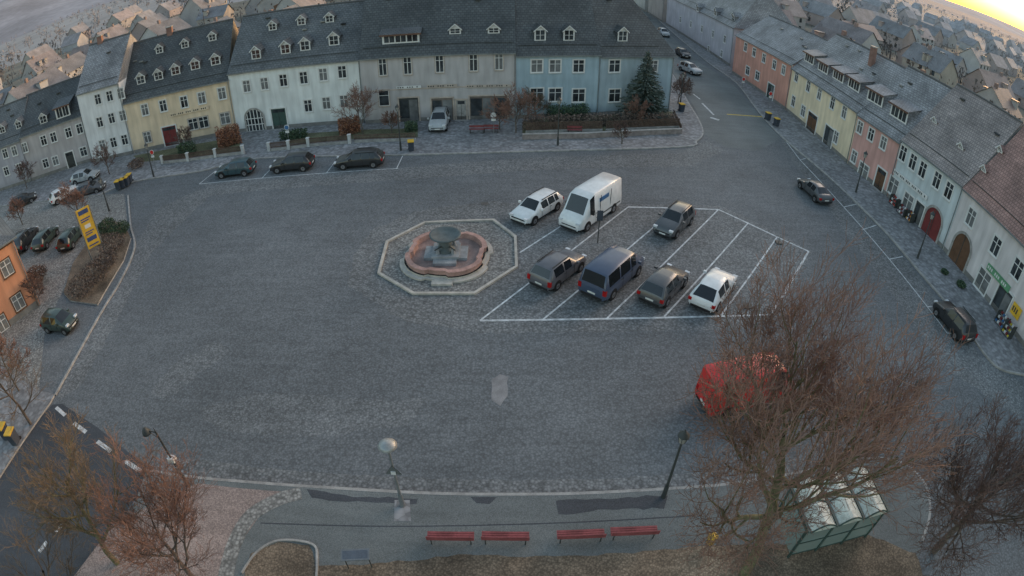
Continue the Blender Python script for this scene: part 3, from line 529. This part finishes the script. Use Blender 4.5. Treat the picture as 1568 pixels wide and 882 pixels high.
# ---------------- fountain ----------------
def fountain():
    c=S(684,394); SR=mat('red_sandstone',(.38,.235,.205),.85,.25,1.5,.2); GS=mat('grey_granite',(.25,.265,.28),.8,.25,2,.2); LS=mat('pale_granite_kerb',(.42,.39,.35),.8,.2,2)
    E=empty('stone_fountain',Matrix.Translation((c.x,c.y,0)))
    oc=P2([(578,420),(591,371),(650,341),(757,337),(791,363),(793,410),(727,452),(632,452)],0); b=MB()
    ctr=sum(oc,Vector())/8
    for i in range(8):
        a=oc[i];d=oc[(i+1)%8]; ai=a.lerp(ctr,.04);di=d.lerp(ctr,.04); z0=Vector((0,0,.14))
        for q in ([a+z0,d+z0,di+z0,ai+z0],[a,d,d+z0,a+z0],[ai,di,di+z0,ai+z0]): b.face([p-Vector((c.x,c.y,0)) for p in q],LS)
    b.obj('octagonal_kerb',E)
    R0=2.65
    def lob(t):
        t=t+.15; q=(t%(math.pi/2))/(math.pi/2)   # quatrefoil with small square shoulders between lobes
        return 1.0+.10*math.sin(math.pi*q) if .17<q<.83 else .97
    b=MB(); b.lathe((0,0,0),[(R0*1.17,.0),(R0*1.17,.14),(R0*1.05,.14),(R0*1.05,.26)],LS,96,lob); b.lathe((0,0,0),[(R0*1.0,.26),(R0*.99,.52),(R0*1.02,.54),(R0*1.02,.62),(R0*.90,.62),(R0*.88,.2)],SR,96,lob)
    b.lathe((0,0,0),[(R0*.9,.24),(.01,.24)],mat('basin_floor',(.24,.17,.155),.6,.3),96,lob); b.obj('lobed_basin',E)
    b=MB(); b.box(-1.5,1.5,-.8,.8,.24,.46,GS); b.box(-.8,.8,-1.5,1.5,.242,.462,GS); b.box(-.95,.95,-.95,.95,.464,.62,GS)
    b.lathe((0,0,0),[(.62,.62),(.62,.75),(.42,.82),(.34,1.0),(.46,1.15),(.32,1.28),(.28,1.45),(.5,1.58),(1.0,1.74),(1.1,1.82),(1.1,1.9),(.98,1.9),(.82,1.78),(.01,1.74)],mat('dark_bowl_stone',(.09,.11,.115),.6,.2,3,.2),28)
    for t in range(4):
        a=t*math.pi/2+.785; b.cyl((math.cos(a)*.75,math.sin(a)*.75,.62),(math.cos(a)*.75,math.sin(a)*.75,1.0),.16,.1,GS,8)
        b.cyl((math.cos(a)*.4,math.sin(a)*.4,1.05),(math.cos(a)*1.0,math.sin(a)*1.0,1.0),.05,.04,DKM,6)
    b.obj('column_and_bowl',E)
    b=MB(); b.box(-.7,.7,-3.5,-3.0,.0,.16,LS); b.obj('steps',E)
fountain()
# ---------------- lamps, signs ----------------
LH=mat('lamp_head_metal',(.32,.33,.33),.4,metal=.3)
def lamp(u,v,h,kind,sign=None,z=.12):
    p=S(u,v); b=MB(); pm=DKM if kind!='mush' else STEEL; b.cyl((0,0,0),(0,0,.9),.12,.10,pm,10); b.cyl((0,0,.9),(0,0,h),.07,.05,pm,10)
    if kind=='mush':
        b.lathe((0,0,h),[(.05,-.1),(.12,0),(.16,.25),(.02,.3)],mat('lamp_glass',(.5,.5,.48),.2),14); b.lathe((0,0,h),[(.36,.24),(.40,.28),(.30,.40),(.12,.48),(.01,.5)],LH,20); b.lathe((0,0,h),[(.36,.24),(.02,.27)],LH,20)
    elif kind=='arm':
        b.cyl((0,0,h),(-.45,-.1,h+.2),.035,.03,DKM,8); b.lathe((-.5,-.1,h),[(.02,.32),(.12,.28),(.24,.05),(.25,0),(.03,.02)],DKM,14); b.cyl((0,0,h),(0,0,h+.35),.04,.01,DKM,8)
        b.cyl((-.45,-.1,h+.2),(0,0,h-.4),.02,.02,DKM,6)
    else:
        b.lathe((0,0,h),[(.05,0),(.13,.05),(.22,.45),(.24,.47)],mat('lamp_glass',(.5,.5,.48),.2),6); b.lathe((0,0,h),[(.28,.46),(.18,.6),(.06,.7),(.02,.82)],DKM,6)
        for t in range(6): a=t*math.pi/3; b.cyl((math.cos(a)*.13,math.sin(a)*.13,h+.05),(math.cos(a)*.23,math.sin(a)*.23,h+.46),.015,.015,DKM,4)
    if sign=='tri':
        zz=h*.62; b.add([(-.34,-.08,zz),(.34,-.08,zz),(0,-.08,zz+.6)],[(0,1,2)],mat('sign_back_grey',(.12,.13,.13),.4)); b.add([(-.34,-.06,zz),(.34,-.06,zz),(0,-.06,zz+.6)],[(0,1,2)],DKM)
        b.box(-.1,.1,-.12,-.085,zz+.02,zz+.22,WH)
    if sign=='box': b.box(-.2,.2,-.15,.15,h*.5,h*.5+.25,WH); b.box(-.09,.09,-.12,.12,1.2,1.6,STEEL)
    b.obj('street_lamp',None,Matrix.Translation((p.x,p.y,z)))
lamp(290,746,4.0,'arm','box'); lamp(617,776,4.0,'mush','tri'); lamp(1015,763,3.9,'lantern'); lamp(1362,668,3.6,'lantern',z=.0)
lamp(614,232,4.2,'lantern'); lamp(854,224,4.4,'lantern'); lamp(1310,296,3.9,'lantern'); lamp(1404,397,3.9,'lantern'); lamp(1041,165,4,'lantern'); lamp(236,272,3.4,'lantern'); lamp(168,325,3.2,'lantern')
def sign(u,v,h,kind,z=.12,name='traffic_sign'):
    p=S(u,v); b=MB(); b.cyl((0,0,0),(0,0,h),.035,.035,STEEL,8)
    c={'blue':BLS,'red':mat('sign_red',(.5,.03,.03),.4),'white':WH,'yellow':YSG}[kind]
    b.cyl((0,-.05,h-.3),(0,-.075,h-.3),.3,.3,WH,20); b.cyl((0,-.076,h-.3),(0,-.082,h-.3),.25,.25,c,20); b.box(-.22,.22,-.07,-.05,h-.95,h-.68,WH)
    b.obj(name,None,Matrix.Translation((p.x,p.y,z)))
sign(444,226,2.6,'blue'); sign(240,262,2.6,'red'); sign(1176,168,2.6,'red'); sign(756,206,2.4,'white'); sign(1136,140,2.2,'red'); sign(1366,662,1.6,'white',0)
p=S(915,372); b=MB(); b.cyl((0,0,0),(0,0,2.7),.04,.04,DKM,8); b.box(-.22,.22,-.07,-.04,1.9,2.7,BLU); b.obj('parking_sign',None,Matrix.Translation((p.x,p.y,.01)))
for u,v in ((1145,470),(1192,372)):
    p=S(u,v); b=MB(); b.box(-.25,.25,-.25,.25,0,.08,DKM); b.cyl((0,0,.08),(0,0,.75),.035,.03,STEEL,8); b.obj('removable_bollard',None,Matrix.Translation((p.x,p.y,.016)))
p=S(152,395); X=(S(158,392)-S(140,402)); M=frame(Vector((p.x,p.y,.13)),X); b=MB()
for s in (-.75,.75): b.cyl((s,0,0),(s,0,5.0),.07,.07,STEEL,8)
b.box(-.68,.68,-.05,.05,1.1,4.9,mat('yellow_banner_cloth',(.60,.37,.05),.6,.2,1.2))
DK=mat('sign_graphic_dark',(.05,.08,.2))
for z0,h,wd,x0 in ((4.35,.4,1.0,-.5),(3.85,.12,1.0,-.5),(3.65,.12,.8,-.5),(3.0,.35,.6,-.3),(2.6,.1,.9,-.45),(2.4,.1,.7,-.45),(1.75,.4,1.0,-.5),(1.3,.12,1.,-.5)): b.box(x0,x0+wd,-.065,-.052,z0,z0+h,DK if z0!=3.0 else WH)
b.obj('yellow_banner_sign',None,M)
BRED=mat('bench_red_slats',(.23,.065,.07),.6,.25)
for u0,v0,u1,v1 in ((656,838,727,839),(738,838,810,839),(852,837,924,834),(933,832,1004,829)):
    a=S(u0,v0);c=S(u1,v1); L=(c-a).length; M=frame(Vector((a.x,a.y,.12)),c-a); b=MB()
    for i in range(4): b.box(0,L,.06+i*.11,.15+i*.11,.43,.47,BRED)
    for i in range(3): b.box(0,L,-.03-i*.03,.01-i*.03,.56+i*.13,.66+i*.13,BRED)
    for x in (.15,L-.15):
        b.box(x-.03,x+.03,.05,.5,.38,.43,DKM); b.cyl((x,.1,0),(x,.08,.4),.03,.03,DKM,6); b.cyl((x,.44,0),(x,.44,.4),.03,.03,DKM,6); b.cyl((x,.05,.4),(x,-.06,.92),.025,.025,DKM,6)
    b.obj('park_bench',None,M)
for u,v in ((730,206),(752,205),(880,207)):
    a=S(u,v); M=frame(Vector((a.x,a.y,.12)),Vector((1,0,0))); b=MB()
    for i in range(3): b.box(-.8,.8,i*.13,i*.13+.1,.43,.47,BRED)
    b.box(-.8,.8,.4,.44,.55,.8,BRED)
    for x in (-.7,.7): b.box(x-.04,x+.04,0,.4,0,.43,DKM)
    b.obj('park_bench',None,M)
a=S(535,872); M=frame(Vector((a.x,a.y,.12)),S(575,870)-S(535,872)); b=MB()
for x in (0,1.0): b.cyl((x,0,0),(x,0,1.0),.03,.03,DKM,6)
b.box(-.1,1.1,-.2,.35,1.0,1.05,mat('board_panel_grey',(.15,.17,.19),.3)); b.box(-.02,1.02,-.12,.27,1.052,1.056,mat('board_print',(.1,.12,.15),.2)); b.obj('information_board',None,M)
a=S(1083,838); b=MB(); b.cyl((0,0,0),(0,0,.9),.03,.03,DKM,6); b.lathe((0,0,.3),[(.01,0),(.17,0),(.22,.5),(.24,.52),(.2,.55),(.02,.56)],YSG,14); b.obj('yellow_litter_bin',None,Matrix.Translation((a.x,a.y,.13)))
def wbin(u,v,lid,z=.12):
    a=S(u,v); b=MB(); b.add([(-.26,-.3,.05),(.26,-.3,.05),(.26,.3,.05),(-.26,.3,.05),(-.3,-.36,1.0),(.3,-.36,1.0),(.3,.36,1.0),(-.3,.36,1.0)],[(0,1,5,4),(1,2,6,5),(2,3,7,6),(3,0,4,7),(3,2,1,0)],BLU)
    b.box(-.32,.32,-.4,.38,1.0,1.08,lid); b.cyl((-.3,.36,.1),(.3,.36,.1),.1,.1,BLK,10); b.obj('wheelie_bin',None,Matrix.Translation((a.x,a.y,z))@Matrix.Rotation(.2,4,'Z'))
for u,v in ((630,232),(190,288),(183,291),(196,285),(200,281),(1043,172),(1175,185),(1188,194),(14,672),(27,680)): wbin(u,v,YSG)
def shelter():
    p=S(1285,768,2.3); X=S(1345,750,2.3)-S(1200,784,2.3); M=frame(Vector((p.x,p.y,.12)),X); FR=mat('shelter_frame_green',(.045,.075,.068),.4); E=empty('bus_shelter',M)
    L,D,h=4.4,2.2,2.25; G=bpy.data.materials.new('shelter_glass_panel'); G.use_nodes=True; bs=G.node_tree.nodes['Principled BSDF']; bs.inputs['Base Color'].default_value=(.22,.29,.28,1); bs.inputs['Alpha'].default_value=.8; bs.inputs['Roughness'].default_value=.08
    PL=mat('milky_roof_panel',(.50,.53,.49),.35,.3,2.2)
    b=MB()
    for i in range(4):
        x=-L/2+i*L/3
        for y in (-D/2,D/2): b.box(x-.05,x+.05,y-.05,y+.05,0,h,FR)
        b.box(x-.06,x+.06,-D/2-.1,D/2+.1,h,h+.12,FR)
    for y in (-D/2-.1,D/2+.02): b.box(-L/2+.06,L/2-.06,y,y+.08,h+.003,h+.11,FR)
    for z0 in (.2,1.15,2.1): b.box(-L/2+.05,L/2-.05,-D/2-.03,-D/2+.02,z0,z0+.05,FR)
    b.obj('frame',E); b=MB()
    for i in range(3):
        x0=-L/2+i*L/3+.04; w_=L/3-.08; n=8; pts=[(x0+w_*j/n,h+.1+.36*math.sin(math.pi*j/n)) for j in range(n+1)]
        for j in range(n):
            a,c=pts[j],pts[j+1]; b.face([(a[0],-D/2-.2,a[1]),(c[0],-D/2-.2,c[1]),(c[0],D/2+.2,c[1]),(a[0],D/2+.2,a[1])],PL)
        for y in (-D/2-.2,D/2+.2): b.face([(q[0],y,q[1]) for q in pts],PL)
        for j in range(n):
            a,c=pts[j],pts[j+1]
            for y in (-D/2-.21,0,D/2+.21): b.cyl((a[0],y,a[1]+.02),(c[0],y,c[1]+.02),.04,.04,FR,5)
    for i in range(4): x=-L/2+i*L/3; b.box(x-.06,x+.06,-D/2-.2,D/2+.2,h+.121,h+.18,FR)
    b.obj('vaulted_roof',E); b=MB()
    for i in range(3):
        x0=-L/2+i*L/3+.05; b.face([(x0,-D/2,.25),(x0+L/3-.1,-D/2,.25),(x0+L/3-.1,-D/2,2.1),(x0,-D/2,2.1)],G)
    for x in (-L/2,L/2): b.face([(x,-D/2+.05,.25),(x,D/2-.05,.25),(x,D/2-.05,2.1),(x,-D/2+.05,2.1)],G)
    b.obj('glass_panels',E); b=MB(); b.box(-1.5,1.5,-.6,-.25,.42,.46,BR)
    for x in (-1.2,1.2): b.box(x-.03,x+.03,-.5,-.4,0,.42,FR)
    b.obj('seat',E)
shelter()
# ---------------- fences / walls ----------------
FB=mat('brown_fence_wood',(.11,.075,.06),.8,.3); PIL=mat('fence_pillar_render',(.48,.48,.48),.8,.2)
def fence(pts,h,name='picket_fence',posts=True,ph=1.0,wallm=None):
    q=P2(pts,.12); b=MB()
    for i in range(len(q)-1):
        a,c=q[i],q[i+1]; L=(c-a).length; M=frame(a,c-a)
        if wallm: b.box(.0,L,-.12,.12,0,h,wallm,M); b.box(-.01,L+.01,-.16,.16,h+.001,h+.07,STONE,M)
        else:
            b.box(.2,L-.2,-.1,.1,0,.3,STONE,M)
            for z0 in (.42,h-.15): b.box(.2,L-.2,.02,.06,z0,z0+.07,FB,M)
            n=int(L/.16)
            for j in range(n): x=.2+(L-.4)*j/max(1,n); b.box(x,x+.085,-.02,.015,.34,h,FB,M)
    if posts:
        for a in q: b.box(a.x-.16,a.x+.16,a.y-.16,a.y+.16,0.1,ph+.1,PIL); b.box(a.x-.2,a.x+.2,a.y-.2,a.y+.2,ph+.101,ph+.17,PIL)
    b.obj(name)
fence([(250,252),(289,248),(331,242),(373,237)],1.0); fence([(413,233),(443,230),(473,226),(536,221)],1.0); fence([(540,220),(640,217)],.9,posts=False)
fence([(800,215),(900,213),(1043,206)],.55,'stone_wall',False,wallm=mat('low_wall_stone',(.26,.22,.21),.9,.25,2)); fence([(802,206),(925,203),(1042,198)],1.25,'garden_fence',False)
fence([(1043,206),(1030,178)],.9,'garden_fence',False)
# ---------------- vegetation ----------------
def cloud(name,c,dims,n,size,mats,seed=1,shape='box'):
    r=random.Random(seed); b=MB()
    for i in range(n):
        while 1:
            q=Vector((r.uniform(-1,1),r.uniform(-1,1),r.uniform(-1,1)))
            if shape=='box' or q.length<=1: break
        if shape=='ell' and q.length<.5 and r.random()<.6: q=q.normalized()*r.uniform(.6,1)
        bump=1+.25*math.sin(q.x*dims[0]*1.7+seed)*math.cos(q.y*3)
        p=Vector((q.x*dims[0],q.y*dims[1],dims[2]+q.z*dims[2]*bump)); p.z=max(.02,p.z)
        d1=Vector((r.gauss(0,1),r.gauss(0,1),r.gauss(0,1))).normalized()*size*r.uniform(.5,1.3); d2=d1.orthogonal().normalized()*size*.5
        k=0 if r.random()<.4 else 1 if r.random()<.7 else 2
        b.face([p-d1,p+d2,p+d1,p-d2],mats[min(k,len(mats)-1)])
    return b.obj(name,None,c)
RU=[mat('rust_leaf_dark',(.14,.06,.04)),mat('rust_leaf',(.27,.12,.07)),mat('rust_leaf_light',(.34,.18,.11))]
BRL=[mat('twig_brown_dark',(.08,.06,.055)),mat('twig_brown',(.16,.12,.10)),mat('twig_brown_light',(.23,.17,.14))]
GRL=[mat('evergreen_dark',(.03,.055,.035)),mat('evergreen',(.06,.095,.055)),mat('evergreen_light',(.095,.13,.07))]
def hedge(u0,v0,u1,v1,w_,h,mats,name='hedge',n=2500,size=.12,seed=1):
    a=S(u0,v0);c=S(u1,v1); M=frame(Vector((*((a+c)/2)[:2],.12)),c-a); cloud(name,M,((c-a).length/2,w_/2,h/2),n,size,mats,seed)
hedge(335,229,370,218,1.6,2.3,RU,n=2500); hedge(520,208,552,202,1.5,1.8,RU,n=2000,seed=3); hedge(800,200,1035,193,.9,1.5,BRL,n=5000,seed=4); hedge(840,185,900,182,2,1.6,GRL,n=2500,seed=5); hedge(430,215,470,211,1.2,1.0,GRL,n=1200,seed=6)
hedge(275,240,300,236,1.5,1.5,GRL,n=1000,seed=7); hedge(620,203,640,201,1,1.1,GRL,n=600,seed=8)
for i,(u,v,s,mm) in enumerate(((150,430,1.6,BRL),(130,450,1.5,BRL),(175,385,1.5,BRL),(165,410,1.3,BRL),(185,360,1.2,GRL),(165,355,1.2,GRL),(50,445,1.6,BRL),(60,430,1.3,BRL),(1470,440,.5,GRL),(1445,420,.4,GRL),(1045,140,1.5,BRL),(210,258,1.2,BRL))):
    a=S(u,v); cloud('shrub',Matrix.Translation((a.x,a.y,.1)),(s,s,s*.5),900,.1,mm,i+20,'ell')
BARK=mat('bark',(.11,.09,.078),.9,.35,4,.3); BARKM=mat('mossy_bark',(.14,.13,.075),.9,.35,4,.3); TW=mat('red_brown_twigs',(.20,.115,.09),.8,.25,.6); TW2=mat('ochre_twigs',(.16,.12,.085),.8,.25,.6); TW3=mat('dark_twigs',(.13,.085,.075),.8,.25,.6)
TWB=mat('grey_brown_twigs',(.225,.135,.105),.8,.3,.6)
def bare(name,base,h,sp,tr,tw,seed=1,nb=(7,6,6,6,3),bark=None,trunk=.28,up=.25,tr_min=.007,lean=(0,0)):
    r=random.Random(seed); b=MB(); bark=bark or BARK; ml=len(nb)
    def grow(p,d,L,rr,lev):
        ns=(5,5,4,3,2,2)[lev]; pts=[(p.copy(),rr)]; d=d.normalized(); m=bark if lev<=2 else tw; sd=(9,6,4,3,3,3)[lev]
        for i in range(ns):
            r1=max(tr_min,rr*(1-.6*(i+1)/ns)); q=p+d*(L/ns); b.cyl(p,q,max(tr_min,rr*(1-.6*i/ns)),r1,m,sd,False,lev<3); p=q; pts.append((p.copy(),r1))
            d=(d+Vector((r.gauss(0,.14),r.gauss(0,.14),r.gauss(0,.08)+up*(.38 if lev else .1)))).normalized()
        if lev>=ml: return
        n=nb[lev]
        for i in range(n):
            t=(trunk+(1-trunk)*(i+.5)/n) if lev==0 else .2+.8*(i+r.random())/n
            x=t*ns; k=min(ns-1,int(x)); f=x-k; bp=pts[k][0].lerp(pts[k+1][0],f); dd=(pts[k+1][0]-pts[k][0]).normalized()
            a=(i*2.4+r.uniform(-.4,.4)); e=dd.orthogonal().normalized(); e=Matrix.Rotation(a,3,dd)@e
            ang=(.9 if lev==0 else .58)+r.uniform(-.25,.25); nd=dd*math.cos(ang)+e*math.sin(ang)
            if lev==0: L2=sp*(1.1-.4*(t-trunk)/(1-trunk))*r.uniform(.85,1.15)
            else: L2=L*(.6 if lev<3 else .6)*r.uniform(.65,1.1)
            grow(bp,nd,L2,max(tr_min,pts[k][1]*(.62 if lev==0 else .55)),lev+1)
    grow(Vector((0,0,0)),Vector((lean[0],lean[1],1)),h*.8,tr,0)
    return b.obj(name,None,Matrix.Translation((base.x,base.y,.1)))
bare('bare_tree',S(1138,880),11.2,4.9,.25,TWB,11,(12,7,6,6,4),BARKM,.42,.7,.008,(0,.06))
a=S(1565,680,8); bare('bare_tree',a,9.0,3.5,.2,TW3,5,(11,7,6,6,3),None,.25,.45,.009)
a=S(70,735,6.5); bare('bare_tree',a,7.0,2.9,.17,TW2,21,(9,7,6,5,2),BARKM,.25,.3,.008)
a=S(228,805,4.5); bare('bare_tree',a,5.0,2.9,.13,TW,22,(10,7,6,6,2),None,.2,.4,.008)
a=S(-8,560,5); bare('bare_tree',a,5.6,2.2,.12,TW2,23,(7,6,5,4),None,.2,.25)
a=S(10,820,6); bare('bare_tree',a,6,2.2,.14,TW2,24,(7,6,5,4),None,.2,.25)
for i,(u,v,h,s,m) in enumerate(((556,207,4.6,2.3,TW),(790,205,4.2,2.0,TW),(765,200,3.4,1.5,TW),(970,195,3.4,1.4,TW),(952,222,2.5,.8,TW3),(42,290,3.6,1.6,TW3),(168,268,3.8,1.6,TW3),(127,345,4.2,1.9,TW),(35,345,3,1.3,TW),(1038,160,4,1.4,TW3),(820,185,3.2,1.5,TW2),(60,470,2.5,1.2,TW3),(600,205,2.2,1,TW),(290,232,3,1.2,TW3),(30,600,4,1.6,TW))):
    bare('small_bare_tree',S(u,v),h,s,.08,m,40+i,(8,6,5,5),None,.22,.3,.015)
def spruce(u,v,h,r0):
    a=S(u,v); b=MB(); r=random.Random(9); b.cyl((0,0,0),(0,0,h),.18,.02,BARK,8)
    lev=34
    for i in range(lev):
        t=i/lev; z=.5+(h-.6)*t; R1=r0*(1-t)**.85*r.uniform(.8,1.12)+.12; n=int(9+16*(1-t))
        for j in range(n):
            an=r.uniform(0,6.283); rr=R1*r.uniform(.75,1.1); d=Vector((math.cos(an),math.sin(an),0)); s=Vector((-d.y,d.x,0))
            for kk in range(5):
                f0=kk/5; f1=(kk+1.3)/5; w_=.30*(1-f0*.6)*(.5+.5*(1-t)); zz=lambda f:z-.28*rr*f+.12*rr*f*f
                m=GRS_[0 if r.random()<.4 else 1 if r.random()<.7 else 2]
                o=r.uniform(-.08,.08)
                b.face([d*rr*f0+Vector((0,0,zz(f0)+o)),d*rr*f1+s*w_+Vector((0,0,zz(f1)-.1+o)),d*rr*min(1.05,f1+.12)+Vector((0,0,zz(f1)+.02+o)),d*rr*f1-s*w_+Vector((0,0,zz(f1)-.1+o))],m)
    b.obj('spruce_tree',None,Matrix.Translation((a.x,a.y,.12)))
GRS_=[mat('spruce_dark',(.045,.063,.055)),mat('spruce_mid',(.09,.112,.10)),mat('spruce_light',(.15,.175,.16))]
spruce(984,183,8.6,3.1)
for i,(u,v,c,w_,h) in enumerate(((1368,316,mat('goods_red',(.4,.06,.05)),1.2,1),(1380,330,mat('goods_mixed',(.3,.25,.3)),1.2,.9),(1392,340,mat('goods_orange',(.5,.25,.05)),.8,1),(1530,500,BLS,1.2,1.1),(1540,515,mat('goods_yellow',(.5,.4,.05)),1,1.2))):
    a=S(u,v); b=MB()
    for k in range(3): b.box(-w_/2,w_/2,-.35+k*.2,-.15+k*.2,h*.3*k+.1,h*.3*k+.15,STEEL)
    for k in range(12): x=-w_/2+(k%4+.5)*w_/4; j=k//4; b.box(x-.1,x+.1,-.33+j*.2,-.17+j*.2,h*.3*j+.152,h*.3*j+.3+.03*(k%3),(c,WH,RD)[k%3])
    for x in (-w_/2,w_/2): b.box(x-.02,x+.02,-.35,.3,0,h,DKM)
    b.obj('shop_display_rack',None,frame(Vector((a.x,a.y,.12)),Vector((0,-1,0))))
print('OBJ',len(bpy.data.objects),'houses',cnt)
